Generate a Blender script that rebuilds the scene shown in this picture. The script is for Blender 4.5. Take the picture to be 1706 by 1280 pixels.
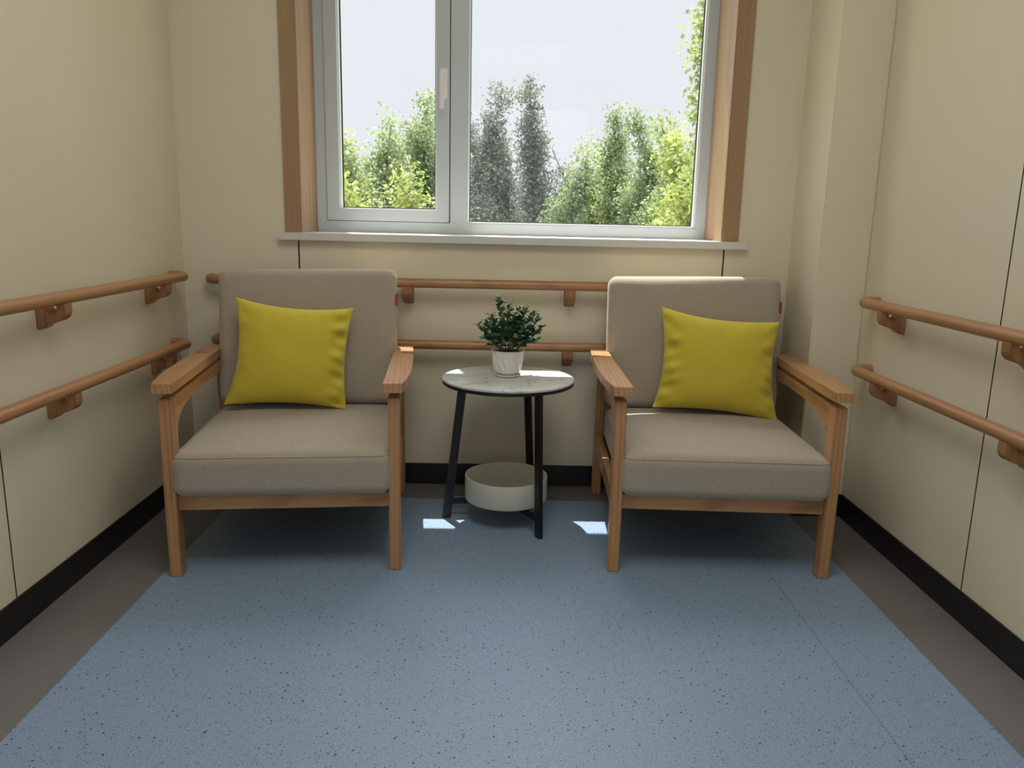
import bpy, bmesh, math, random
from mathutils import Vector, Matrix, noise
for o in list(bpy.data.objects): bpy.data.objects.remove(o)
S = bpy.context.scene
COL = S.collection
R = math.radians

# ------------------------------------------------------------------ camera
cam_d = bpy.data.cameras.new('camera'); cam = bpy.data.objects.new('camera', cam_d); COL.objects.link(cam)
cam_d.sensor_fit = 'HORIZONTAL'; cam_d.sensor_width = 36.0; cam_d.lens = 1307.84 * 36 / 1706
cam_d.clip_start = 0.02; cam_d.clip_end = 500
m = Matrix(((0.99971739, -0.0192459, -0.01395464), (-0.00972985, 0.20432695, -0.97885434), (0.02169024, 0.97871349, 0.20408195)))
cam.matrix_world = Matrix.Translation((0, 0, 1.15)) @ m.to_4x4()
S.camera = cam

# ------------------------------------------------------------------ light
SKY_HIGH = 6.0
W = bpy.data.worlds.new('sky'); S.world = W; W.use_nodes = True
wn = W.node_tree.nodes; wl = W.node_tree.links; wn.clear()
wo = wn.new('ShaderNodeOutputWorld'); wb = wn.new('ShaderNodeBackground')
tc = wn.new('ShaderNodeTexCoord'); nz = wn.new('ShaderNodeTexNoise'); cr = wn.new('ShaderNodeValToRGB')
nz.inputs['Scale'].default_value = 1.6; nz.inputs['Detail'].default_value = 4
cr.color_ramp.elements[0].position = .35; cr.color_ramp.elements[0].color = (0.860, 0.910, 0.965, 1)
cr.color_ramp.elements[1].position = .65; cr.color_ramp.elements[1].color = (0.890, 0.905, 0.970, 1)
wl.new(tc.outputs['Generated'], nz.inputs['Vector']); wl.new(nz.outputs['Fac'], cr.inputs['Fac'])
wl.new(cr.outputs['Color'], wb.inputs['Color'])
sp = wn.new('ShaderNodeSeparateXYZ'); mr = wn.new('ShaderNodeMapRange'); mr.interpolation_type = 'SMOOTHSTEP'    # sky boosted higher up, out of view, for more light through the window
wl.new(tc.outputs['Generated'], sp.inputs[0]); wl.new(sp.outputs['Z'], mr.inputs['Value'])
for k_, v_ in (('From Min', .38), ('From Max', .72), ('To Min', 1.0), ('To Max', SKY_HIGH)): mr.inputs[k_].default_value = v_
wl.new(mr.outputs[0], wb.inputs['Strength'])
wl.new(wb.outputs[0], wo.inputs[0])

sd = bpy.data.lights.new('sun', 'SUN'); sun = bpy.data.objects.new('sun', sd); COL.objects.link(sun)
sd.energy = 9.0; sd.angle = R(0.5); sd.color = (1.0, 0.96, 0.90)
sun.rotation_euler = Vector((0.098, -0.362, -1)).to_track_quat('-Z', 'Y').to_euler()   # light travels towards the room, steeply down

PANEL_W = 21.0          # watts of each added ceiling panel
S.view_settings.view_transform = 'Standard'
S.view_settings.look = 'None'
S.view_settings.exposure = 0.0
S.view_settings.gamma = 1.0
S.view_settings.use_curve_mapping = False

# ------------------------------------------------------------------ materials
def lin(c):
    return tuple((x/255/12.92 if x/255 <= .04045 else ((x/255+.055)/1.055)**2.4) for x in c) + (1,)
def mat(name, rgb, rough=.5, metal=0, coat=0, spec=.5):
    M = bpy.data.materials.new(name); M.use_nodes = True
    b = M.node_tree.nodes['Principled BSDF']
    b.inputs['Base Color'].default_value = lin(rgb); b.inputs['Roughness'].default_value = rough
    b.inputs['Metallic'].default_value = metal; b.inputs['Coat Weight'].default_value = coat
    b.inputs['Specular IOR Level'].default_value = spec
    return M
def nd(M, t, **kw):
    n = M.node_tree.nodes.new(t)
    for k, v in kw.items(): n.inputs[k.replace('_', ' ')].default_value = v
    return n
def lk(M, a, b): M.node_tree.links.new(a, b)
def bump(M, src, strength, dist):
    b = nd(M, 'ShaderNodeBump', Strength=strength, Distance=dist)
    lk(M, src, b.inputs['Height']); lk(M, b.outputs[0], M.node_tree.nodes['Principled BSDF'].inputs['Normal'])
def ramp(M, src, stops, interp='LINEAR'):
    r = nd(M, 'ShaderNodeValToRGB'); e = r.color_ramp.elements; r.color_ramp.interpolation = interp
    while len(e) > 1: e.remove(e[-1])
    e[0].position = stops[0][0]; e[0].color = stops[0][1]
    for p, c in stops[1:]:
        q = e.new(p); q.color = c
    lk(M, src, r.inputs['Fac']); return r
def mix(M, fac, a, b, mode='MIX'):
    n = M.node_tree.nodes.new('ShaderNodeMix'); n.data_type = 'RGBA'; n.blend_type = mode
    for i, v in ((0, fac), (6, a), (7, b)):
        if hasattr(v, 'is_linked') or isinstance(v, bpy.types.NodeSocket): lk(M, v, n.inputs[i])
        else: n.inputs[i].default_value = v
    return n.outputs[2]
def coords(M, scale=(1, 1, 1)):
    t = nd(M, 'ShaderNodeTexCoord'); p = nd(M, 'ShaderNodeMapping'); p.inputs['Scale'].default_value = scale
    lk(M, t.outputs['Object'], p.inputs['Vector']); return p.outputs[0]

def wood(name, axis, light, dark, rough=.38, fine=1.0):
    M = mat(name, light, rough, coat=.12); b = M.node_tree.nodes['Principled BSDF']
    sc = [26*fine]*3; sc[axis] = 1.6
    v = coords(M, sc)
    n = nd(M, 'ShaderNodeTexNoise', Scale=1.0, Detail=6, Roughness=.6, Distortion=.8); lk(M, v, n.inputs['Vector'])
    sc2 = [9*fine]*3; sc2[axis] = .5
    w = nd(M, 'ShaderNodeTexWave', Scale=2.2, Distortion=5.5, Detail=3); w.inputs['Detail Scale'].default_value = .8
    lk(M, coords(M, sc2), w.inputs['Vector'])
    r1 = ramp(M, n.outputs['Fac'], [(.3, lin(dark)), (.62, lin(light))])
    d2 = tuple(int(c*.86) for c in dark)
    r2 = ramp(M, w.outputs['Fac'], [(0, lin(d2)), (.35, lin(light)), (1, lin(light))])
    c = mix(M, .36, r1.outputs[0], r2.outputs[0])
    lk(M, c, b.inputs['Base Color']); bump(M, n.outputs['Fac'], .12, .001)
    return M
WL, WD = (194, 147, 101), (158, 110, 70)
wood_x = wood('wood_grain_x', 0, WL, WD); wood_y = wood('wood_grain_y', 1, WL, WD); wood_z = wood('wood_grain_z', 2, WL, WD)
rail_x = wood('rail_wood_x', 0, (178, 132, 88), (158, 110, 70), .36); rail_y = wood('rail_wood_y', 1, (178, 132, 88), (158, 110, 70), .36)
brk = wood('bracket_wood', 2, (162, 114, 74), (146, 99, 62), .42, .6)
casing_w = wood('casing_wood', 2, (170, 136, 102), (156, 121, 88), .5, 1.6)

def fabric(name, rgb, rgb2, scale=900):
    M = mat(name, rgb, .95, spec=.2); b = M.node_tree.nodes['Principled BSDF']
    v = coords(M)
    a = nd(M, 'ShaderNodeTexNoise', Scale=scale*.35, Detail=3); lk(M, v, a.inputs['Vector'])
    s = nd(M, 'ShaderNodeMapping'); s.inputs['Scale'].default_value = (120, 120, 900); lk(M, v, s.inputs['Vector'])
    a2 = nd(M, 'ShaderNodeTexNoise', Scale=1, Detail=2); lk(M, s.outputs[0], a2.inputs['Vector'])
    ad = mix(M, .5, a.outputs['Fac'], a2.outputs['Fac'])
    r = ramp(M, ad, [(.38, lin(rgb2)), (.62, lin(rgb))]); lk(M, r.outputs[0], b.inputs['Base Color'])
    bump(M, a.outputs['Fac'], .25, .0012)
    b.inputs['Sheen Weight'].default_value = .25; b.inputs['Sheen Roughness'].default_value = .5
    return M
linen = fabric('taupe_linen', (178, 167, 152), (160, 149, 135))
yellow = fabric('yellow_cloth', (210, 192, 66), (200, 182, 58), 1500)
yellow.node_tree.nodes['Principled BSDF'].inputs['Roughness'].default_value = .75

cream = mat('cream_wall', (227, 218, 193), .42, spec=.35)
_n = nd(cream, 'ShaderNodeTexNoise', Scale=.8, Detail=3); lk(cream, coords(cream), _n.inputs['Vector'])
lk(cream, ramp(cream, _n.outputs['Fac'], [(.35, lin((225, 215, 188))), (.65, lin((229, 220, 197)))]).outputs[0], cream.node_tree.nodes['Principled BSDF'].inputs['Base Color'])
_n2 = nd(cream, 'ShaderNodeTexNoise', Scale=7, Detail=2); lk(cream, coords(cream), _n2.inputs['Vector']); bump(cream, _n2.outputs['Fac'], .05, .01)
ceil_m = mat('ceiling_white', (232, 232, 228), .8)
black_m = mat('black_skirting', (24, 23, 25), .38)
seam_m = mat('black_seam', (14, 14, 14), .7)
pvc = mat('white_pvc', (196, 204, 208), .35)
pvc_b = mat('white_bead', (236, 238, 236), .3)
gasket = mat('black_gasket', (22, 22, 24), .6)
sill_m = mat('sill_white', (214, 213, 208), .35)
handle_m = mat('handle_white', (238, 234, 230), .3)
dark_m = mat('black_powder_coat', (20, 20, 22), .42)
basket_m = mat('basket_white', (206, 205, 192), .5)
ceramic = mat('white_ceramic', (236, 234, 228), .18, coat=.3)
soil = mat('soil', (38, 28, 20), .95)
red = mat('red_tag', (176, 40, 52), .7)
brown_tag = mat('brown_tag', (150, 78, 40), .7)
deck_m = mat('dark_webbing', (46, 42, 40), .9)
bark = mat('bark', (120, 108, 90), .9)

# floor vinyl : blue with dark / light chips
def vinyl(name, rgb, k=1.0):
    M = mat(name, rgb, .42, spec=.4); b = M.node_tree.nodes['Principled BSDF']; v = coords(M)
    n0 = nd(M, 'ShaderNodeTexNoise', Scale=260, Detail=3, Roughness=.7); lk(M, v, n0.inputs['Vector'])
    lo = tuple(int(c*(1-.10*k)) for c in rgb); hi = tuple(min(255, int(c*(1+.07*k))) for c in rgb)
    base = ramp(M, n0.outputs['Fac'], [(.36, lin(lo)), (.64, lin(hi))]).outputs[0]
    out = base
    for sc, thr, colr, den in ((95, .15, (34, 38, 46), .86), (58, .15, (20, 22, 28), .94), (190, .2, (84, 96, 110), .80), (150, .16, (186, 200, 212), .90)):
        vo = nd(M, 'ShaderNodeTexVoronoi', Scale=sc); vo.voronoi_dimensions = '2D'; lk(M, v, vo.inputs['Vector'])
        sep = nd(M, 'ShaderNodeSeparateColor'); lk(M, vo.outputs['Color'], sep.inputs[0])
        a = nd(M, 'ShaderNodeMath'); a.operation = 'LESS_THAN'; a.inputs[1].default_value = thr; lk(M, vo.outputs['Distance'], a.inputs[0])
        g = nd(M, 'ShaderNodeMath'); g.operation = 'GREATER_THAN'; g.inputs[1].default_value = den; lk(M, sep.outputs[0], g.inputs[0])
        mu = nd(M, 'ShaderNodeMath'); mu.operation = 'MULTIPLY'; lk(M, a.outputs[0], mu.inputs[0]); lk(M, g.outputs[0], mu.inputs[1])
        m2 = nd(M, 'ShaderNodeMath'); m2.operation = 'MULTIPLY'; m2.inputs[1].default_value = .9*k; lk(M, mu.outputs[0], m2.inputs[0])
        out = mix(M, m2.outputs[0], out, lin(colr))
    lk(M, out, b.inputs['Base Color']); return M
blue_v = vinyl('blue_vinyl', (137, 159, 185))
grey_v = vinyl('grey_vinyl', (118, 115, 116), .25)

# marble
marble = mat('marble', (226, 230, 228), .16, coat=.2); _b = marble.node_tree.nodes['Principled BSDF']
_v = coords(marble); _w = nd(marble, 'ShaderNodeTexNoise', Scale=3.2, Detail=5, Distortion=1.2); lk(marble, _v, _w.inputs['Vector'])
_mm = mix(marble, .55, _v, _w.outputs['Color'])
_vo = nd(marble, 'ShaderNodeTexVoronoi', Scale=4.2); _vo.feature = 'DISTANCE_TO_EDGE'; lk(marble, _mm, _vo.inputs['Vector'])
_r = ramp(marble, _vo.outputs['Distance'], [(0, lin((186, 188, 190))), (.012, lin((212, 216, 216))), (.05, lin((228, 233, 231)))])
_n = nd(marble, 'ShaderNodeTexNoise', Scale=5, Detail=4); lk(marble, _v, _n.inputs['Vector'])
_r2 = ramp(marble, _n.outputs['Fac'], [(.3, lin((214, 222, 222))), (.7, (1, 1, 1, 1))])
lk(marble, mix(marble, 1.0, _r.outputs[0], _r2.outputs[0], 'MULTIPLY'), _b.inputs['Base Color'])

# window glass: thin, lets the daylight straight through
glass = bpy.data.materials.new('window_glass'); glass.use_nodes = True; _t = glass.node_tree; _t.nodes.clear()
_o = _t.nodes.new('ShaderNodeOutputMaterial'); _mx = _t.nodes.new('ShaderNodeMixShader'); _tr = _t.nodes.new('ShaderNodeBsdfTransparent')
_gl = _t.nodes.new('ShaderNodeBsdfGlossy'); _gl.inputs['Roughness'].default_value = .01; _tr.inputs[0].default_value = (.985, .99, .99, 1)
_mx.inputs[0].default_value = .035; _t.links.new(_tr.outputs[0], _mx.inputs[1]); _t.links.new(_gl.outputs[0], _mx.inputs[2]); _t.links.new(_mx.outputs[0], _o.inputs[0])

def leafmat(name, cols, rough=.5, trans=.5, scale=1.2):
    M = bpy.data.materials.new(name); M.use_nodes = True; t = M.node_tree; t.nodes.clear()
    o = t.nodes.new('ShaderNodeOutputMaterial'); p = t.nodes.new('ShaderNodeBsdfPrincipled'); tr = t.nodes.new('ShaderNodeBsdfTranslucent'); mx = t.nodes.new('ShaderNodeMixShader')
    n = nd(M, 'ShaderNodeTexNoise', Scale=scale, Detail=2); lk(M, coords(M), n.inputs['Vector'])
    n2 = nd(M, 'ShaderNodeTexNoise', Scale=scale*14, Detail=1); lk(M, coords(M), n2.inputs['Vector'])
    f = mix(M, .5, n.outputs['Fac'], n2.outputs['Fac'])
    k = len(cols); r = ramp(M, f, [(.36+.28*i/(k-1), lin(c)) for i, c in enumerate(cols)])
    lk(M, r.outputs[0], p.inputs['Base Color']); lk(M, r.outputs[0], tr.inputs['Color']); p.inputs['Roughness'].default_value = rough
    mx.inputs[0].default_value = trans; lk(M, p.outputs[0], mx.inputs[1]); lk(M, tr.outputs[0], mx.inputs[2]); lk(M, mx.outputs[0], o.inputs[0])
    return M
LEAF = [leafmat('leaf_left', [(112, 130, 84), (156, 170, 104), (186, 194, 130)]),
        leafmat('leaf_green', [(104, 124, 90), (140, 156, 108), (172, 182, 132)]),
        leafmat('leaf_lime', [(118, 134, 76), (162, 174, 94), (192, 196, 120)]),
        leafmat('leaf_grey', [(106, 111, 104), (130, 135, 124), (156, 162, 144)])]
plant_m = leafmat('plant_leaf', [(30, 68, 50), (56, 98, 68), (118, 150, 104)], .2, .12, 30)  # lightest green puts the glints into the leaf colour

# ------------------------------------------------------------------ mesh helpers
def obj(name, bm, mats, parent=None, smooth=False, auto=None):
    me = bpy.data.meshes.new(name); bmesh.ops.recalc_face_normals(bm, faces=bm.faces); bm.to_mesh(me); bm.free()
    if not isinstance(mats, (list, tuple)): mats = [mats]
    for q in mats: me.materials.append(q)
    if smooth:
        for p in me.polygons: p.use_smooth = True
        if auto: me.set_sharp_from_angle(angle=R(auto))
    o = bpy.data.objects.new(name, me); COL.objects.link(o)
    if parent: o.parent = parent
    return o
def thing(name, label, cat, loc=(0, 0, 0), rz=0, group=None):
    o = bpy.data.objects.new(name, None); COL.objects.link(o); o.empty_display_size = .1
    o.location = loc; o.rotation_euler = (0, 0, rz); tag(o, label, cat, group); return o
def tag(o, label, cat, group=None):
    o['label'] = label; o['category'] = cat
    if group: o['group'] = group
    return o
def struct(o, label=None, cat=None):
    o['kind'] = 'structure'
    if label: o['label'] = label
    if cat: o['category'] = cat
    return o
def box(bm, x0, x1, y0, y1, z0, z1, mi=0, bev=0):
    b = bmesh.new() if bev else bm
    vs = [b.verts.new((x, y, z)) for x in (x0, x1) for y in (y0, y1) for z in (z0, z1)]
    for f in ((0, 1, 3, 2), (4, 6, 7, 5), (0, 4, 5, 1), (2, 3, 7, 6), (0, 2, 6, 4), (1, 5, 7, 3)):
        b.faces.new([vs[i] for i in f]).material_index = mi
    if bev:
        bmesh.ops.recalc_face_normals(b, faces=b.faces)
        bmesh.ops.bevel(b, geom=list(b.edges), offset=bev, segments=2, affect='EDGES', clamp_overlap=True)
        merge(bm, b, mi)
    return bm
def merge(bm, b, mi=None, M=None):
    mp = {}
    for v in b.verts: mp[v] = bm.verts.new(M @ v.co if M else v.co)
    for f in b.faces:
        try:
            g = bm.faces.new([mp[v] for v in f.verts]); g.material_index = f.material_index if mi is None else mi; g.smooth = f.smooth
        except ValueError: pass
    b.free()
def prism(bm, pts, fn, a, b_, bev=0, mi=0):
    """extrude polygon pts; fn(u,v,w)->xyz ; w from a to b_"""
    b = bmesh.new()
    A = [b.verts.new(fn(u, v, a)) for u, v in pts]; B = [b.verts.new(fn(u, v, b_)) for u, v in pts]
    n = len(pts); b.faces.new(A); b.faces.new(B[::-1])
    for i in range(n): b.faces.new([A[i], A[(i+1) % n], B[(i+1) % n], B[i]])
    bmesh.ops.recalc_face_normals(b, faces=b.faces)
    if bev: bmesh.ops.bevel(b, geom=list(b.edges), offset=bev, segments=2, affect='EDGES', clamp_overlap=True)
    merge(bm, b, mi)
def tube(bm, pts, r, n=16, cap=True, mi=0, round_end=False):
    pts = [Vector(p) for p in pts]; rs = [r]*len(pts) if not isinstance(r, (list, tuple)) else list(r)
    if round_end:
        d0 = (pts[0]-pts[1]).normalized(); d1 = (pts[-1]-pts[-2]).normalized(); r0, r1 = rs[0], rs[-1]
        ks = [(.35, .94), (.7, .72), (.95, .32)]
        pts = [pts[0]+d0*r0*a*.5 for a, _ in ks[::-1]] + pts + [pts[-1]+d1*r1*a*.5 for a, _ in ks]
        rs = [r0*b for _, b in ks[::-1]] + rs + [r1*b for _, b in ks]
    rings = []; up = Vector((0, 0, 1)); t0 = (pts[1]-pts[0]).normalized()
    if abs(t0.dot(up)) > .95: up = Vector((1, 0, 0))
    nrm = (up - t0*up.dot(t0)).normalized()
    for i, p in enumerate(pts):
        t = (pts[min(i+1, len(pts)-1)] - pts[max(i-1, 0)]).normalized()
        nrm = (nrm - t*nrm.dot(t)).normalized(); bn = t.cross(nrm)
        rings.append([bm.verts.new(p + (nrm*math.cos(2*math.pi*k/n) + bn*math.sin(2*math.pi*k/n))*rs[i]) for k in range(n)])
    for a, b in zip(rings, rings[1:]):
        for k in range(n):
            f = bm.faces.new([a[k], a[(k+1) % n], b[(k+1) % n], b[k]]); f.smooth = True; f.material_index = mi
    if cap:
        bm.faces.new(rings[0][::-1]).material_index = mi; bm.faces.new(rings[-1]).material_index = mi
    return bm
def lathe(bm, prof, cx, cy, n=64, mi=0, fn=None):
    rings = []
    for r, z in prof:
        if r < 1e-6: rings.append([bm.verts.new((cx, cy, z))]); continue
        ring = []
        for k in range(n):
            a = 2*math.pi*k/n; rr = fn(r, z, a) if fn else r
            ring.append(bm.verts.new((cx+rr*math.cos(a), cy+rr*math.sin(a), z)))
        rings.append(ring)
    for a, b in zip(rings, rings[1:]):
        for k in range(n):
            k2 = (k+1) % n
            if len(a) == 1 and len(b) == 1: continue
            if len(a) == 1: f = bm.faces.new([a[0], b[k], b[k2]])
            elif len(b) == 1: f = bm.faces.new([a[k], a[k2], b[0]])
            else: f = bm.faces.new([a[k], a[k2], b[k2], b[k]])
            f.smooth = True; f.material_index = mi
    return bm
def cushion(sx, sy, sz, r, n=22, fn=None):
    """rounded block, half sizes sx,sy,sz centred on the origin; fn(p)->p deforms it"""
    bm = bmesh.new()
    def lin_(s):
        k = 5; e = [s - r + r*math.sin(math.pi/2*i/k) for i in range(1, k+1)]
        # denser close to edges
        mid = [(-1+2*i/n)*(s-r) for i in range(n+1)]
        return [-x for x in e[::-1]] + mid + e
    def mp(p):
        q = Vector((max(-sx+r, min(sx-r, p[0])), max(-sy+r, min(sy-r, p[1])), max(-sz+r, min(sz-r, p[2]))))
        d = Vector(p)-q
        if d.length > 1e-9: p = q + d.normalized()*r
        else: p = Vector(p)
        return fn(Vector(p)) if fn else Vector(p)
    L = [lin_(sx), lin_(sy), lin_(sz)]; cache = {}
    def vt(p):
        k = (round(p[0], 6), round(p[1], 6), round(p[2], 6))
        if k not in cache: cache[k] = bm.verts.new(mp(p))
        return cache[k]
    S_ = (sx, sy, sz)
    for ax in range(3):
        u, v = (ax+1) % 3, (ax+2) % 3
        for sg in (-1, 1):
            for i in range(len(L[u])-1):
                for j in range(len(L[v])-1):
                    q = []
                    for a, b in ((i, j), (i+1, j), (i+1, j+1), (i, j+1)):
                        p = [0, 0, 0]; p[ax] = sg*S_[ax]; p[u] = L[u][a]; p[v] = L[v][b]; q.append(vt(p))
                    if len(set(q)) > 2:
                        try: bm.faces.new(q).smooth = True
                        except ValueError: pass
    return bm

# ================================================================== THE ROOM
XL, XR, YB, YF, ZC = -1.335, 1.39, 3.325, -3.2, 2.9
CX, CY = 1.2, 3.008            # pipe chase in the right-hand corner
# floor: blue field inside a grey border, welded seam
bm = bmesh.new()
bx0, bx1, by1 = -1.087, 1.18, 3.13
box(bm, XL-.1, XR+.1, YF-.1, YB+.5, -.1, -.0004, 1)
def quad(bm, x0, x1, y0, y1, z, mi):
    bm.faces.new([bm.verts.new(p) for p in ((x0, y0, z), (x1, y0, z), (x1, y1, z), (x0, y1, z))]).material_index = mi
quad(bm, XL, bx0, YF, YB, 0, 1); quad(bm, bx1, XR, YF, YB, 0, 1); quad(bm, bx0, bx1, by1, YB, 0, 1)
quad(bm, bx0, .9165, YF, by1, 0, 0); quad(bm, .9165, .9185, YF, by1, -.0003, 2); quad(bm, .9185, bx1, YF, by1, 0, 0)
seam_f = mat('floor_weld', (92, 112, 130), .5)
struct(obj('floor', bm, [blue_v, grey_v, seam_f]))
bm = bmesh.new(); box(bm, XL-.1, XR+.1, YF-.1, YB+.1, ZC, ZC+.1); struct(obj('ceiling', bm, ceil_m))

def panels_x(name, x, sgn, seams, y0, y1):          # side walls clad in panels with dark joints
    bm = bmesh.new(); t = .012
    a, b = (x-.1, x-t) if sgn > 0 else (x+t, x+.1); box(bm, a, b, y0-.1, y1+.0, -.05, ZC, 1)
    ys = [y0] + seams + [y1]
    for i in range(len(ys)-1):
        p0 = ys[i] + (.0034 if i else 0); p1 = ys[i+1] - (.0034 if i < len(ys)-2 else 0)
        a, b = (x-t, x) if sgn > 0 else (x, x+t); box(bm, a, b, p0, p1, 0, ZC, 0)
        if i: a, b = (x-t, x-.0012) if sgn > 0 else (x+.0012, x+t); box(bm, a, b, ys[i]-.0034, ys[i]+.0034, 0, ZC, 1)
    return struct(obj(name, bm, [cream, seam_m]))
panels_x('wall_left', XL, 1, [-1.63, -.41, .81, 2.03], YF, YB)
panels_x('wall_right', XR, -1, [-1.495, -.275, .945, 2.165], YF, YB)
# window wall with its opening
OX0, OX1, OZ0, OZ1, YO = -.845, .922, 1.05, 2.66, 3.74
bm = bmesh.new()
for x0, x1, z0, z1 in ((XL-.1, OX0, 0, ZC), (OX1, XR+.1, 0, ZC), (OX0, OX1, 0, OZ0), (OX0, OX1, OZ1, ZC)):
    box(bm, x0, x1, YB+.006, YO, z0, z1, 0 if z0 > 0 and False else 0)
s0, s1 = -.853, .923
for x0, x1, z0, z1 in ((XL, s0-.0032, 0, ZC), (s0+.0032, s1-.0032, 0, OZ0), (s1+.0032, CX, 0, ZC), (s0-.0032, s1+.0032, OZ1, ZC), (s0-.0032, OX0, OZ0, OZ1), (OX1, s1+.0032, OZ0, OZ1)):
    box(bm, x0, x1, YB, YB+.006, z0, z1, 0)
for s in (s0, s1): box(bm, s-.0032, s+.0032, YB+.0012, YB+.0065, 0, OZ0, 1)
struct(obj('wall_back', bm, [cream, seam_m]))
bm = bmesh.new(); box(bm, CX, XR, CY, YB+.006, 0, ZC, 0, .004); struct(obj('wall_chase', bm, cream))
bm = bmesh.new()                # far end of the bay, behind the camera, glazed opening added for cool fill light
for x0, x1, z0, z1 in ((XL-.1, -1.05, 0, ZC), (1.1, XR+.1, 0, ZC), (-1.05, 1.1, 0, .35), (-1.05, 1.1, 2.6, ZC)): box(bm, x0, x1, YF-.1, YF, z0, z1)
struct(obj('wall_front', bm, cream))
# skirting
def skirt(name, x0, x1, y0, y1):
    bm = bmesh.new(); box(bm, x0, x1, y0, y1, 0, .094, 0, .0015); struct(obj(name, bm, black_m))
skirt('baseboard_left', XL, XL+.008, YF, YB); skirt('baseboard_right', XR-.008, XR, YF, CY-.0)
skirt('baseboard_back', XL+.008, CX, YB-.008, YB)
bm = bmesh.new(); box(bm, CX-.008, XR-.008, CY-.008, CY, 0, .094, 0, .0015); box(bm, CX-.008, CX, CY, YB-.008, 0, .094, 0, .0015)
struct(obj('baseboard_chase', bm, black_m))

# timber casing and reveal lining
SZ = 1.082
def casing(name, xo, xi, side):
    bm = bmesh.new()
    box(bm, min(xo, xi), max(xo, xi), YB-.014, YB, SZ, 2.72, 0, .002)
    a, b = (xi+side*.004, xi-side*.008)
    box(bm, min(a, b), max(a, b), YB-.010, 3.6, SZ, 2.655, 0, .001)
    struct(obj(name, bm, casing_w))
casing('trim_1', -.903, -.838, 1); casing('trim_2', .975, .908, -1)
bm = bmesh.new(); box(bm, -.903, .975, YB-.014, YB, 2.655, 2.72, 0, .002); box(bm, -.83, .90, YB-.01, 3.6, 2.628, 2.64, 0, .001)
struct(obj('trim_3', bm, casing_w))
# window
win = bpy.data.objects.new('window_1', None); COL.objects.link(win); struct(win); win.location = (0, 3.6, 1.05)
def wpart(name, bm, mt, par=win, smooth=False):
    for v in bm.verts: v.co -= Vector((0, 3.6, 1.05))
    o = obj(name, bm, mt, par, smooth); return o
bm = bmesh.new()
box(bm, -.930, 1.012, 3.290, YB, 1.050, SZ, 0, .003); box(bm, OX0, OX1, YB-.001, 3.6, 1.052, SZ, 0)
wpart('window_sill', bm, sill_m)
ZT = 2.44; y0, y1 = 3.6, 3.665
def frame4(bm, xa, xb, za, zb, w, ya, yb, bev=.003, wl=None, wr=None, wb=None, wt=None):
    wl = wl or w; wr = wr or w; wb = wb or w; wt = wt or w
    # mitred members
    o = [(xa, za), (xb, za), (xb, zb), (xa, zb)]; i = [(xa+wl, za+wb), (xb-wr, za+wb), (xb-wr, zb-wt), (xa+wl, zb-wt)]
    for k in range(4):
        l = (k+1) % 4; prism(bm, [o[k], o[l], i[l], i[k]], lambda u, v, w_: (u, w_, v), ya, yb, bev*.35)
bm = bmesh.new(); frame4(bm, -.837, .914, 1.082, 2.66, .05, y0, y1, wl=.046, wr=.056, wb=.050, wt=2.66-ZT)
box(bm, -.243, -.167, y0, y1, 1.130, ZT, 0, .001)
wpart('window_frame', bm, pvc)
bm = bmesh.new(); frame4(bm, -.789, -.247, 1.134, ZT-.004, .056, y0-.006, y1-.004, wb=.050, wt=.078)
sash = wpart('sash', bm, pvc)
bm = bmesh.new(); frame4(bm, -.7335, -.3025, 1.1835, ZT-.082, .007, y0+.012, y1-.02); frame4(bm, -.167, .858, 1.132, ZT, .008, y0+.012, y1-.02)
wpart('glazing_bead', bm, pvc_b)
bm = bmesh.new(); frame4(bm, -.791, -.243, 1.1315, ZT-.001, .004, y0+.002, y0+.03); frame4(bm, -.7265, -.3095, 1.1905, ZT-.089, .004, y0+.036, y0+.05); frame4(bm, -.159, .85, 1.140, ZT-.008, .003, y0+.036, y0+.05)
wpart('gasket', bm, gasket)
bm = bmesh.new(); box(bm, -.730, -.306, 3.6415, 3.6455, 1.186, ZT-.084); wpart('pane', bm, glass)
bm = bmesh.new(); box(bm, -.163, .854, 3.6415, 3.6455, 1.136, ZT-.004); wpart('pane', bm, glass)
bm = bmesh.new(); box(bm, -.290, -.256, y0-.018, y0-.006, 1.660, 1.785, 0, .004)
hb = bmesh.new(); box(hb, -.286, -.262, y0-.050, y0-.016, 1.742, 1.778, 0, .005); merge(bm, hb, 0)
hb = bmesh.new(); box(hb, -.287, -.267, y0-.058, y0-.042, 1.612, 1.776, 0, .005); merge(bm, hb, 0)
wpart('window_handle', bm, handle_m)

win2 = bpy.data.objects.new('fill_window', None); COL.objects.link(win2); struct(win2)  # unseen window, added to throw cool daylight from behind the camera
bm = bmesh.new(); frame4(bm, -1.05, 1.1, .35, 2.6, .06, YF-.08, YF-.02); box(bm, .0, .06, YF-.08, YF-.02, .41, 2.54); obj('window_frame', bm, pvc, win2)
bm = bmesh.new(); box(bm, -.99, 1.04, YF-.052, YF-.048, .41, 2.54); obj('pane', bm, glass, win2)

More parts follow.
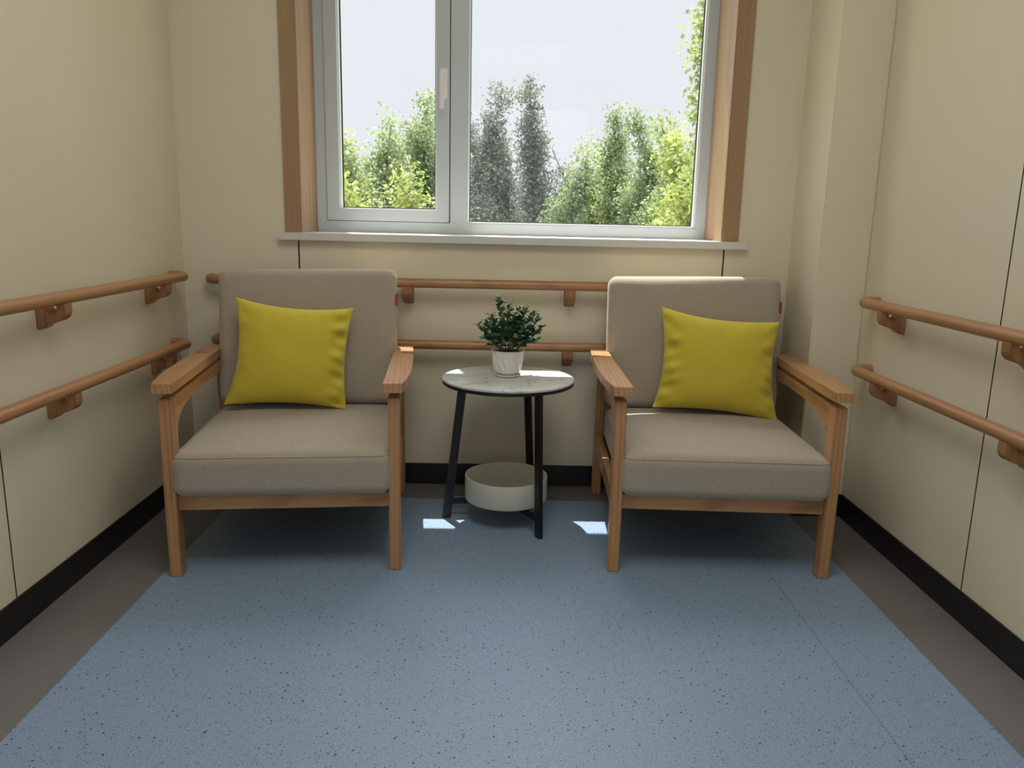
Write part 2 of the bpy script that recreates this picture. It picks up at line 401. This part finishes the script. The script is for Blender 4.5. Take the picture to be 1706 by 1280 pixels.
# ================================================================== HANDRAILS
def s_bracket(par, base, along, out, z):
    """timber bracket: base point on the wall under the rail axis; along = unit along the rail, out = away from wall"""
    pr = [(0, -.092), (.018, -.090), (.030, -.079), (.042, -.072), (.060, -.068), (.076, -.061), (.086, -.046), (.086, -.012), (.063, -.012),
          (.060, -.033), (.052, -.042), (.042, -.041), (.034, -.031), (.026, -.024), (0, -.022)]
    bm = bmesh.new(); f = lambda u, v, w: tuple(Vector(base)+Vector(out)*u+Vector(along)*w+Vector((0, 0, z+v)))
    prism(bm, pr, f, -.021, .021, .003)
    return obj('bracket', bm, brk, par)
def handrail(p0, p1, out, r, brackets, label, m_, group):
    """p0,p1 rail axis ends (world); out = unit from wall to rail; both ends return to the wall"""
    p0, p1, out = Vector(p0), Vector(p1), Vector(out); along = (p1-p0).normalized(); OFF = .07
    t = thing('handrail', label, 'handrail', tuple(p0-out*OFF), 0, group); loc = t.location.copy()
    q0, q1 = Vector((0, 0, 0))+out*OFF, (p1-p0)+out*OFF
    def elbow(q, d):  # arc from the rail to the wall
        c = q - d*.0 ; rad = .045; pts = []
        for k in range(7):
            a = math.pi/2*k/6; pts.append(q - d*rad + d*rad*math.sin(a) - out*rad*(1-math.cos(a)))
        pts.append(q - out*(OFF-.001)); return pts
    pts = elbow(q0, -along)[::-1] + elbow(q1, along)
    bm = bmesh.new(); tube(bm, pts, r, 20); obj('rail', bm, m_, t, True, 50)
    for b in brackets: s_bracket(t, tuple(along*(b-0)), tuple(along), tuple(out), 0)
    return t
G = 'timber handrails along the walls'
RR = .0195
handrail((-1.265, 3.175, .905), (-1.265, -2.6, .902), (1, 0, 0), RR, [.21, .905, 1.6, 2.3, 3.0], 'timber handrail on the left wall, upper of the two', rail_y, G)
handrail((-1.265, 3.165, .637), (-1.265, -2.6, .636), (1, 0, 0), RR, [.19, .885, 1.58, 2.3, 3.0], 'timber handrail on the left wall, lower of the two', rail_y, G)
handrail((1.32, 2.885, .884), (1.32, -2.6, .890), (-1, 0, 0), RR, [.19, .89, 1.6, 2.3], 'timber handrail on the right wall, upper of the two', rail_y, G)
handrail((1.32, 2.89, .630), (1.32, -2.6, .630), (-1, 0, 0), RR, [.20, .94, 1.6, 2.3], 'timber handrail on the right wall, lower of the two', rail_y, G)
handrail((-1.215, 3.255, .888), (1.14, 3.255, .890), (0, -1, 0), RR, [.135, .820, 1.494, 2.2], 'timber handrail below the window behind the chairs, upper of the two', rail_x, G)
handrail((-1.205, 3.255, .633), (1.14, 3.255, .634), (0, -1, 0), RR, [.125, .8, 1.484, 2.19], 'timber handrail below the window behind the side table, lower of the two', rail_x, G)

# ================================================================== ARMCHAIRS
def make_chair():
    t = thing('armchair', '', 'armchair')
    for sg in (-1, 1):
        X = lambda x: sg*x
        # front leg
        bm = bmesh.new()
        prism(bm, [(-.024, 0), (.026, 0), (.034, .42), (.034, .588), (-.030, .588), (-.028, .3)], lambda u, v, w: (X(w), u, v), .331, .369, .003)
        obj('leg', bm, wood_z, t)
        # rear leg, raked
        bm = bmesh.new()
        prism(bm, [(.745, 0), (.795, 0), (.765, .27), (.735, .598), (.675, .598), (.715, .27)], lambda u, v, w: (X(w), u, v), .331, .369, .003)
        obj('leg', bm, wood_z, t)
        # arched support under the armrest
        bm = bmesh.new()
        prism(bm, [(.034, .588), (.034, .455), (.05, .488), (.075, .512), (.11, .528), (.17, .541), (.27, .550), (.45, .553), (.6, .548), (.681, .535), (.675, .598)],
              lambda u, v, w: (X(w), u, v), .334, .366, .002)
        obj('arm_support', bm, wood_y, t)
        bm = bmesh.new(); box(bm, min(X(.338), X(.362)), max(X(.338), X(.362)), .05, .69, .596, .611, 0); obj('spacer', bm, brk, t)
        # armrest
        pts = [(.316, -.052), (.377, -.052), (.386, 0), (.395, .07), (.402, .15), (.406, .26), (.408, .40), (.407, .512), (.374, .520), (.354, .530), (.370, .541), (.407, .545), (.405, .715), (.334, .715), (.328, .4)]
        bm = bmesh.new(); prism(bm, pts, lambda u, v, w: (X(u), v, w), .610, .641, .0016)
        obj('armrest', bm, wood_y, t)
        # side rail
        bm = bmesh.new(); prism(bm, [(.03, .205), (.735, .205), (.725, .268), (.03, .268)], lambda u, v, w: (X(w), u, v), .338, .362, .002); obj('side_rail', bm, wood_y, t)
    bm = bmesh.new(); box(bm, -.331, .331, -.014, .012, .222, .272, 0, .002); obj('front_rail', bm, wood_x, t)
    bm = bmesh.new(); box(bm, -.331, .331, .722, .748, .205, .268, 0, .002); obj('rear_rail', bm, wood_x, t)
    bm = bmesh.new(); box(bm, -.331, .331, .012, .722, .256, .270, 0); obj('seat_deck', bm, deck_m, t)
    # back frame : two posts and three rails behind the cushion
    bm = bmesh.new(); th = R(9.3)
    f = lambda y, z: (y*math.cos(th) + z*math.sin(th), -y*math.sin(th) + z*math.cos(th))
    for sg in (-1, 1):
        box(bm, min(sg*.298, sg*.326), max(sg*.298, sg*.326), .1, .128, -.15, .42)
    for z in (.06, .22, .37): box(bm, -.298, .298, .104, .122, z-.02, z+.02)
    for v in bm.verts: y, z = f(v.co.y, v.co.z); v.co.y = y + .578; v.co.z = z + .432
    obj('back_frame', bm, wood_z, t)
    # seat cushion
    def sf(p):
        k = max(0, 1-(p.x/.335)**4)*max(0, 1-(p.y/.35)**4)
        if p.z > 0: p.z += .016*k
        p.x *= 1 + .012*(1-(p.z/.08)**2)
        nn = noise.noise(Vector((p.x*5, p.y*5, p.z*3)))*.003
        p.z += nn*k; return p
    bm = cushion(.336, .352, .072, .034, 20, sf)
    for v in bm.verts: v.co += Vector((0, .300, .344))
    sc = obj('seat_cushion', bm, linen, t, True)
    def pipe(sx, sy, z, r_c, off, yoff, par, rad=.0022):
        pts = []
        for cx_, cy_, a0 in ((sx-r_c, sy-r_c, 0), (-sx+r_c, sy-r_c, 90), (-sx+r_c, -sy+r_c, 180), (sx-r_c, -sy+r_c, 270)):
            for k in range(5):
                a = R(a0+90*k/4); pts.append((cx_+r_c*math.cos(a), cy_+r_c*math.sin(a)+yoff, z))
        pts.append(pts[0]); return tube(bmesh.new(), pts, rad, 6, False)
    obj('piping', pipe(.3345, .3455, .4035, .034, 0, .300, sc), linen, sc, True)
    # back cushion, leaning back
    def bf(p):
        k = max(0, 1-(p.x/.34)**4)*max(0, 1-(p.z/.262)**4)
        p.y += (-.016 if p.y < 0 else .008)*k
        p.z += .006*math.sin(p.x*4+.5)*(1 if p.z > 0 else 0); return p
    bm = cushion(.342, .051, .264, .036, 20, bf)
    M = Matrix.Translation((0, .578, .428)) @ Matrix.Rotation(-th, 4, 'X') @ Matrix.Translation((0, .051, .264))
    bmesh.ops.transform(bm, matrix=M, verts=bm.verts)
    bc = obj('back_cushion', bm, linen, t, True)
    bm = bmesh.new(); box(bm, .3395, .3455, -.018, -.003, .125, .172, 0)
    bmesh.ops.transform(bm, matrix=M @ Matrix.Translation((0, -.02, 0)), verts=bm.verts); obj('fabric_tag', bm, red, bc)
    return t
def copy_tree(o, parent=None):
    c = o.copy(); COL.objects.link(c); c.parent = parent
    for ch in list(o.children): copy_tree(ch, c)
    return c
chair = make_chair()
chair2 = copy_tree(chair)
chair['group'] = chair2['group'] = 'armchairs under the window'
chair.location = (-.6005*1.15, 2.1085*1.15, 0); chair.rotation_euler.z = R(6)
chair['label'] = 'wooden armchair with taupe cushions standing beside the left wall'
bt_ = [c for c in chair2.children_recursive if c.name.startswith('fabric_tag')][0]
bt_.data = bt_.data.copy(); bt_.data.materials[0] = brown_tag; bt_['label'] = 'brown fabric tag'
chair2.location = (.642*1.15, 2.14*1.15, 0); chair2.rotation_euler.z = R(-2.3)
chair2['label'] = 'wooden armchair with taupe cushions standing beside the right wall and boxed pipe corner'

# ================================================================== THROW PILLOWS
def pillow(name, seed, w, h, th, corners, wr):
    """corners: extra push (du,dv) for bl, br, tr, tl ; local x right, z up, y thickness"""
    bm = bmesh.new(); n = 56; grid = {}
    random.seed(seed); ph = [random.uniform(0, 6.28) for _ in range(8)]
    for side in (-1, 1):
        for i in range(n+1):
            for j in range(n+1):
                u, v = -1+2*i/n, -1+2*j/n
                u = math.sin(u*math.pi/2)*.6+u*.4; v = math.sin(v*math.pi/2)*.6+v*.4
                edge = i in (0, n) or j in (0, n)
                if edge and side == 1: grid[(1, i, j)] = grid[(-1, i, j)]; continue
                x = w/2*u*(1-.085*(1-v*v)); z = h/2*v*(1-.085*(1-u*u))
                for (cu, cv), (du, dv) in zip(((-1, -1), (1, -1), (1, 1), (-1, 1)), corners):
                    k = max(0, (1+u*cu)/2)**3*max(0, (1+v*cv)/2)**3; x += du*k; z += dv*k
                t = th/2*(max(0, 1-abs(u)**2.3)**.55)*(max(0, 1-abs(v)**2.3)**.55)
                # gathers running in from the seams
                for eu, amp in wr.items():
                    if eu == 'l': d, s = 1+u, v
                    elif eu == 'r': d, s = 1-u, v
                    elif eu == 't': d, s = 1-v, u
                    else: d, s = 1+v, u
                    e = math.exp(-((d-.13)/.14)**2)
                    t += amp*e*(math.sin(s*13+ph[0]+2.2*math.sin(s*3+ph[1])+d*5) + .6*math.sin(s*23+ph[2]-d*8))*.0072*(1-s*s*.5)
                t += .004*noise.noise(Vector((u*2+seed, v*2, side)))*(1-u*u)*(1-v*v)
                if edge: t = 0
                grid[(side, i, j)] = bm.verts.new((x, side*t, z))
        for i in range(n):
            for j in range(n):
                q = [grid[(side, i, j)], grid[(side, i+1, j)], grid[(side, i+1, j+1)], grid[(side, i, j+1)]]
                bm.faces.new(q if side < 0 else q[::-1]).smooth = True
    o = obj(name, bm, yellow, None, True)
    for p in o.data.polygons: p.use_smooth = True
    return o
def seat_pose(o, ch, x, y, z, lean, yaw=0, roll=0):
    bpy.context.view_layer.update()
    Mx = Matrix.Translation(ch.location) @ Matrix.Rotation(ch.rotation_euler.z, 4, 'Z') @ Matrix.Translation((x, y, z)) @ Matrix.Rotation(R(yaw), 4, 'Z') @ Matrix.Rotation(R(-lean), 4, 'X') @ Matrix.Rotation(R(roll), 4, 'Y')
    o.matrix_world = Mx
p1 = pillow('throw_pillow', 3, .425, .385, .145, ((-.032, -.004), (-.004, -.004), (.008, -.0), (-.004, .018)), {'r': 1.5, 'l': .3, 't': .25})
tag(p1, 'mustard yellow throw pillow leaning in the armchair nearer the left wall', 'pillow', 'yellow throw pillows')
seat_pose(p1, chair, -.046, .516, .631, 12, 0, 2.6)
p2 = pillow('throw_pillow', 11, .450, .375, .15, ((-.012, .006), (.022, -.016), (.004, -.004), (-.004, .024)), {'l': 1.5, 'r': 1.0, 't': .25})
tag(p2, 'mustard yellow throw pillow leaning in the armchair nearer the right wall', 'pillow', 'yellow throw pillows')
seat_pose(p2, chair2, .074, .515, .620, 12, 0, 2.6)

# ================================================================== SIDE TABLE
TX, TY, TZ, TR = .027, 2.955, .56, .2535
tb = thing('side_table', 'round side table with white marble top, black legs and cream basket between the armchairs', 'side table', (TX, TY, 0))
bm = bmesh.new(); lathe(bm, [(0, TZ-.009), (TR-.002, TZ-.009), (TR, TZ-.007), (TR, TZ-.0015), (TR-.0015, TZ), (0, TZ)], 0, 0, 96)
obj('tabletop', bm, marble, tb, True, 30)
bm = bmesh.new(); lathe(bm, [(0, TZ-.022), (TR-.006, TZ-.022), (TR-.002, TZ-.019), (TR-.002, TZ-.009), (0, TZ-.009)], 0, 0, 96)
obj('top_rim', bm, dark_m, tb, True, 30)
feet = [(-.246, -.037), (.130, -.235), (.114, .178)]
for (fx, fy), (tx, ty) in zip(feet, [(-.172, -.024), (.110, -.188), (.078, .142)]):
    L = math.hypot(fx, fy)
    a = math.atan2(fy, fx); bm = bmesh.new(); w = .0135
    def P_(cx_, cy_, z):
        return [bm.verts.new((cx_+math.cos(a)*u-math.sin(a)*v, cy_+math.sin(a)*u+math.cos(a)*v, z)) for u, v in ((.016, .008), (-.016, .008), (-.016, -.008), (.016, -.008))]
    A = P_(fx*(L-.014)/L, fy*(L-.014)/L, 0); B = P_(tx, ty, TZ-.020)
    bm.faces.new(A[::-1]); bm.faces.new(B)
    for k in range(4): bm.faces.new([A[k], A[(k+1) % 4], B[(k+1) % 4], B[k]])
    obj('leg', bm, dark_m, tb)
    bm = bmesh.new(); k = (L-.02)/L; prism(bm, [(0.0, .056), (L-.03, .056), (L-.03, .083), (0.0, .083)], lambda u, v, q: (math.cos(a)*u-math.sin(a)*q, math.sin(a)*u+math.cos(a)*q, v), -.003, .003, 0)
    obj('crossbar', bm, dark_m, tb)
bm = bmesh.new(); BR = .160; by = -.028
lathe(bm, [(0, .0845), (BR-.008, .0845), (BR-.002, .087), (BR, .092), (BR, .177), (BR-.001, .180), (BR-.006, .180), (BR-.007, .177), (BR-.007, .096), (BR-.014, .090), (0, .090)], 0, by, 96)
obj('basket', bm, basket_m, tb, True, 40)

# ================================================================== POTTED PLANT
PX, PY = .0235, 2.985
pl = thing('potted_plant', 'small leafy green plant in a swirled white ceramic pot on the marble table', 'plant', (PX, PY, TZ))
def swirl(r, z, a):
    k = max(0, min(1, (z-.014)/.02))*max(0, min(1, (.088-z)/.012))
    return r -   .0028*k*(.5-.5*math.cos(a*14 + z*95))**1.5
prof = [(0, .010), (.040, .010), (.043, .014)] + [(.043+.0215*((z-.014)/.084)**.42, z) for z in [.018+.004*i for i in range(20)]] + [(.0655, .098), (.0655, .1015), (.0635, .103), (.0605, .1015), (.0595, .092), (0, .092)]
bm = bmesh.new(); lathe(bm, prof, 0, 0, 140, 0, swirl); obj('pot', bm, ceramic, pl, True, 60)
bm = bmesh.new(); lathe(bm, [(0, 0), (.042, 0), (.049, .004), (.052, .010), (.050, .0105), (.045, .0095), (0, .0095)], 0, 0, 64); obj('saucer', bm, ceramic, pl, True, 60)
bm = bmesh.new(); lathe(bm, [(.0600, .0925), (.05, .095), (.02, .097), (0, .097)], 0, 0, 40); obj('soil', bm, soil, pl, True)
random.seed(21)
lf = bmesh.new(); st = bmesh.new()
def leaf(bm, p, d, L, wd, roll=None):
    d = d.normalized(); side = d.cross(Vector((0, 0, 1)))
    if side.length < .1: side = Vector((1, 0, 0))
    side.normalize(); rt = random.uniform(-.9, .9) if roll is None else roll; up = side.cross(d)
    side = side*math.cos(rt)+up*math.sin(rt); up = side.cross(d)
    prof_ = [(0, 0, 0), (.22, .8, .05), (.5, 1, .07), (.8, .62, .03), (1, 0, -.05)]; rows = []
    for t_, w_, b_ in prof_:
        c = p + d*L*t_ + up*L*b_
        rows.append([bm.verts.new(c)] if w_ == 0 else [bm.verts.new(c-side*wd*w_*.5+up*wd*.12*w_), bm.verts.new(c), bm.verts.new(c+side*wd*w_*.5+up*wd*.12*w_)])
    for a, b in zip(rows, rows[1:]):
        if len(a) == 1: bm.faces.new([a[0], b[1], b[0]]); bm.faces.new([a[0], b[2], b[1]])
        elif len(b) == 1: bm.faces.new([a[0], a[1], b[0]]); bm.faces.new([a[1], a[2], b[0]])
        else: bm.faces.new([a[0], a[1], b[1], b[0]]); bm.faces.new([a[1], a[2], b[2], b[1]])
tips = [(-.032, .0, .292), (.0, .01, .27), (.035, -.01, .258), (.055, .01, .252), (.10, .0, .222), (.085, .04, .235), (-.075, 0, .205), (-.09, -.02, .185), (-.06, .03, .225), (.07, -.05, .205),
        (.11, -.01, .19), (.10, .02, .165), (-.10, .01, .19), (-.08, -.03, .15), (.0, -.07, .19), (.04, -.08, .165), (-.045, -.07, .165), (.0, .08, .20), (-.05, .07, .18), (.06, .07, .19), (.02, -.03, .235), (-.02, -.04, .225), (.085, -.045, .14), (-.065, -.05, .125), (.03, -.085, .13), (-.015, -.085, .14), (.10, .04, .135), (-.02, 0, .20), (.02, .02, .2), (.05, 0, .18)]
for x, y, z in tips:
    x *= 1.2; y *= 1.15; z = .094+(z-.094)*1.05
    b0 = Vector((x*.22, y*.22, .094)); tip = Vector((x, y, z)); pts = []
    for k in range(7):
        t_ = k/6; pts.append(b0.lerp(tip, t_) + Vector((0, 0, .012*math.sin(t_*math.pi))) + Vector((random.uniform(-1, 1), random.uniform(-1, 1), 0))*.002)
    tube(st, pts, [.0016-.0009*k/6 for k in range(7)], 5)
    nl = max(6, int((tip-b0).length/.0105))
    for i in range(nl):
        t_ = .3+.7*(i+random.random()*.5)/nl; k = min(5, int(t_*6)); p = pts[k].lerp(pts[k+1], t_*6-k if t_ < 1 else 1); ax = (pts[k+1]-pts[k]).normalized()
        for s in (0, 1, 2) if t_ < .75 else (0, 1):
            a = i*2.4+s*math.pi*.8+random.uniform(-.4, .4)
            o_ = Vector((math.cos(a), math.sin(a), random.uniform(-.25, .5)))
            leaf(lf, p, o_+ax*.5, random.uniform(.018, .031), random.uniform(.010, .018))
for v in lf.verts:
    if v.co.z < .101 and math.hypot(v.co.x, v.co.y) < .066: v.co.z = .101 + (.101-v.co.z)*.2
obj('stem', st, bark, pl, True); obj('foliage', lf, plant_m, pl)

# ================================================================== OUTSIDE
DENS = 2.8
def tree(name, label, x, y, ztop, hw, mi, n, ls, seed, spire=1.0, zb=-.9, group='trees outside the window', branches=34, gap=.0):
    random.seed(seed); GZ = -4.5; ztop += .16
    t = thing(name, label, 'tree', (x, y, GZ), 0, group)
    H = ztop-GZ; b0 = zb-GZ; C = H-b0
    tr = bmesh.new(); pts = [(random.uniform(-.04, .04)*k, random.uniform(-.04, .04)*k, H*.97*k/8) for k in range(9)]
    tube(tr, pts, [.12-.108*k/8 for k in range(9)], 7); br = []
    for i in range(branches):
        f = (i+.5)/branches; z0 = b0 - .3 + C*f*.93; a = i*2.399+random.uniform(-.5, .5)
        rr = 1.05*hw*(1-f)**(.62/spire)*random.uniform(.7, 1.25) + .08; ln = rr*random.uniform(1.5, 2.3)
        c = z0/H*8; k = min(7, int(c)); p = Vector(pts[k]).lerp(Vector(pts[k+1]), c-k)
        e = p + Vector((math.cos(a)*rr, math.sin(a)*rr, min(ln, H-z0-.05)))
        mid = p.lerp(e, .5)+Vector((math.cos(a), math.sin(a), -.25))*rr*.2
        bp = [p, mid, e]; br.append((bp, rr)); tube(tr, [p, p.lerp(mid, .5), mid, mid.lerp(e, .6), e], [.022, .017, .013, .008, .004], 5)
    br.append(([Vector(pts[6]), Vector(pts[7]), Vector(pts[8])+Vector((0, 0, .1))], .18)); br.append(([Vector(pts[5]), Vector(pts[6]), Vector(pts[7])], .3))
    obj('trunk', tr, bark, t, True)
    V, F = [], []
    wts = [((bp[2]-bp[0]).length+.35)*(.55+r_) for bp, r_ in br]; wts[-1] *= 2.0; wts[-2] *= 2.6; tot = sum(wts)
    for (bp, r_), w_ in zip(br, wts):
        cl = max(5, int(w_/tot*n*DENS/16))
        for c in range(cl):
            t_ = random.uniform(.1, 1.0)**.8; q = bp[0].lerp(bp[1], t_*2) if t_ < .5 else bp[1].lerp(bp[2], t_*2-1)
            sg = .10+.16*min(.6, r_)*(1.1-t_)
            cc = q+Vector((random.gauss(0, sg), random.gauss(0, sg), random.gauss(0, sg*.8)))
            for l_ in range(16):
                p = cc+Vector((random.gauss(0, .075), random.gauss(0, .075), random.gauss(0, .085)))
                d = Vector((random.gauss(0, 1), random.gauss(0, 1), random.gauss(-.1, .8))).normalized(); s = d.cross(Vector((random.gauss(0, 1), random.gauss(0, 1), random.gauss(0, 1)))).normalized()
                L = ls*.74*random.uniform(.7, 1.3); i0 = len(V)
                V += [p, p+d*L*.45+s*L*.42, p+d*L, p+d*L*.45-s*L*.42]; F.append((i0, i0+1, i0+2, i0+3))
    me = bpy.data.meshes.new('foliage'); me.from_pydata([tuple(v) for v in V], [], F); me.materials.append(LEAF[mi])
    o = bpy.data.objects.new('foliage', me); COL.objects.link(o); o.parent = t
    return t
A = 'poplar_tree'
tree(A, 'yellow-green tree at the far left edge of the casement glass', -2.50, 13, 2.5, .50, 0, 4200, .085, 1, .8)
tree(A, 'rounded green tree in the middle of the left casement glass', -2.38, 15, 2.92, .56, 1, 5400, .085, 2, .95)
tree(A, 'tall pointed green tree seen just left of the window handle side', -1.62, 16, 3.42, .46, 1, 5200, .085, 3, .85)
tree(A, 'slim green tree between the rounded and the pointed tree in the casement', -2.0, 15.6, 2.9, .24, 1, 2400, .08, 4, .9)
tree('bushy_tree', 'low lime-green tree in the lower left corner of the casement', -2.02, 11, 1.72, .45, 2, 3400, .085, 5, .9)
tree('bushy_tree', 'low lime-green tree at the bottom right of the casement', -1.22, 11, 1.70, .40, 2, 3400, .085, 6, .9)
tree(A, 'grey-green spire-shaped tree, left of the twin tall spires', -.10, 17, 3.86, .50, 3, 5200, .085, 7, .8)
tree(A, 'grey-green spire-shaped tree, right of the twin tall spires', .80, 18, 4.06, .50, 3, 5200, .085, 8, .75)
tree(A, 'greyish shorter tree beside the window mullion in the large pane', -.68, 17.6, 3.2, .38, 3, 2800, .085, 9, .8)
tree('bushy_tree', 'dull green low tree at the foot of the twin tall spires', -.05, 20, 2.0, 1.3, 3, 5200, .10, 10, .9)
tree('bushy_tree', 'small dark thin tree with a side branch right of the twin spires', 1.22, 18.3, 2.8, .3, 3, 900, .08, 20, .9)
tree(A, 'green pointed tree left of the tree group on the right of the large pane', 1.35, 16, 2.62, .48, 1, 4000, .085, 11, .8)
tree(A, 'tallest green tree of the group on the right of the large pane', 2.66, 18, 3.62, .52, 1, 5400, .085, 12, .75)
tree(A, 'green tree just right of the tallest tree in the right group', 2.93, 17, 3.28, .46, 1, 5000, .085, 13, .8)
tree(A, 'light green tree near the right end of the large pane', 3.05, 15, 2.96, .44, 1, 5000, .085, 14, .8)
tree(A, 'broad green tree behind the right-hand tree group', 2.2, 19.5, 2.8, .62, 1, 4600, .09, 15, .8)
tree('bushy_tree', 'low pale lime tree at the bottom middle of the large pane', 1.55, 20, 1.98, .95, 2, 4600, .10, 16, .9)
tree(A, 'yellow-green tree right beside the right edge of the large pane', 2.72, 13, 2.58, .36, 2, 3800, .085, 17, .8)
tree('bushy_tree', 'bright lime-green tree nearest the lower right corner of the window', 2.05, 9, 1.62, .42, 2, 3600, .09, 18, .95)
tree(A, 'very tall slim tree running up the right edge of the window', 2.70, 10, 5.2, .21, 0, 3600, .085, 19, 1.6)
bm = bmesh.new(); quad(bm, -70, 70, 4.2, 120, -4.5, 0)
gm = mat('grass_ground', (120, 132, 88), .95); _n = nd(gm, 'ShaderNodeTexNoise', Scale=.6, Detail=5); lk(gm, coords(gm), _n.inputs['Vector'])
lk(gm, ramp(gm, _n.outputs['Fac'], [(.35, lin((104, 122, 74))), (.65, lin((150, 152, 112)))]).outputs[0], gm.node_tree.nodes['Principled BSDF'].inputs['Base Color'])
struct(obj('ground', bm, gm))

# ================================================================== ADDED CEILING LAMPS (unseen, put in to light the room from above)
lamp_w = mat('lamp_frame', (230, 230, 230), .4)
diff = bpy.data.materials.new('lamp_diffuser'); diff.use_nodes = True; _p = diff.node_tree.nodes['Principled BSDF']
_p.inputs['Emission Color'].default_value = (1, .97, .93, 1); _p.inputs['Emission Strength'].default_value = .3
for i, y in enumerate((1.25, -1.6)):
    t = thing('added_ceiling_light', ('added unseen ceiling light panel closer to the window', 'added unseen ceiling light panel further from the window')[i], 'ceiling light', (0.03, y, ZC), 0, 'added ceiling light panels')
    bm = bmesh.new()
    for x0, x1, ya, yb in ((-.62, .62, -.62, -.6), (-.62, .62, .6, .62), (-.62, -.6, -.6, .6), (.6, .62, -.6, .6)): box(bm, x0, x1, ya, yb, -.02, 0)
    obj('frame', bm, lamp_w, t)
    bm = bmesh.new(); box(bm, -.6, .6, -.6, .6, -.012, -.002); obj('diffuser', bm, diff, t)
    ld = bpy.data.lights.new('panel_light', 'AREA'); ld.shape = 'SQUARE'; ld.size = 1.18; ld.energy = PANEL_W; ld.spread = R((178, 112)[i]); ld.color = (1, .965, .92)
    lo = bpy.data.objects.new('panel_light', ld); COL.objects.link(lo); lo.parent = t; lo.location = (0, 0, -.022)
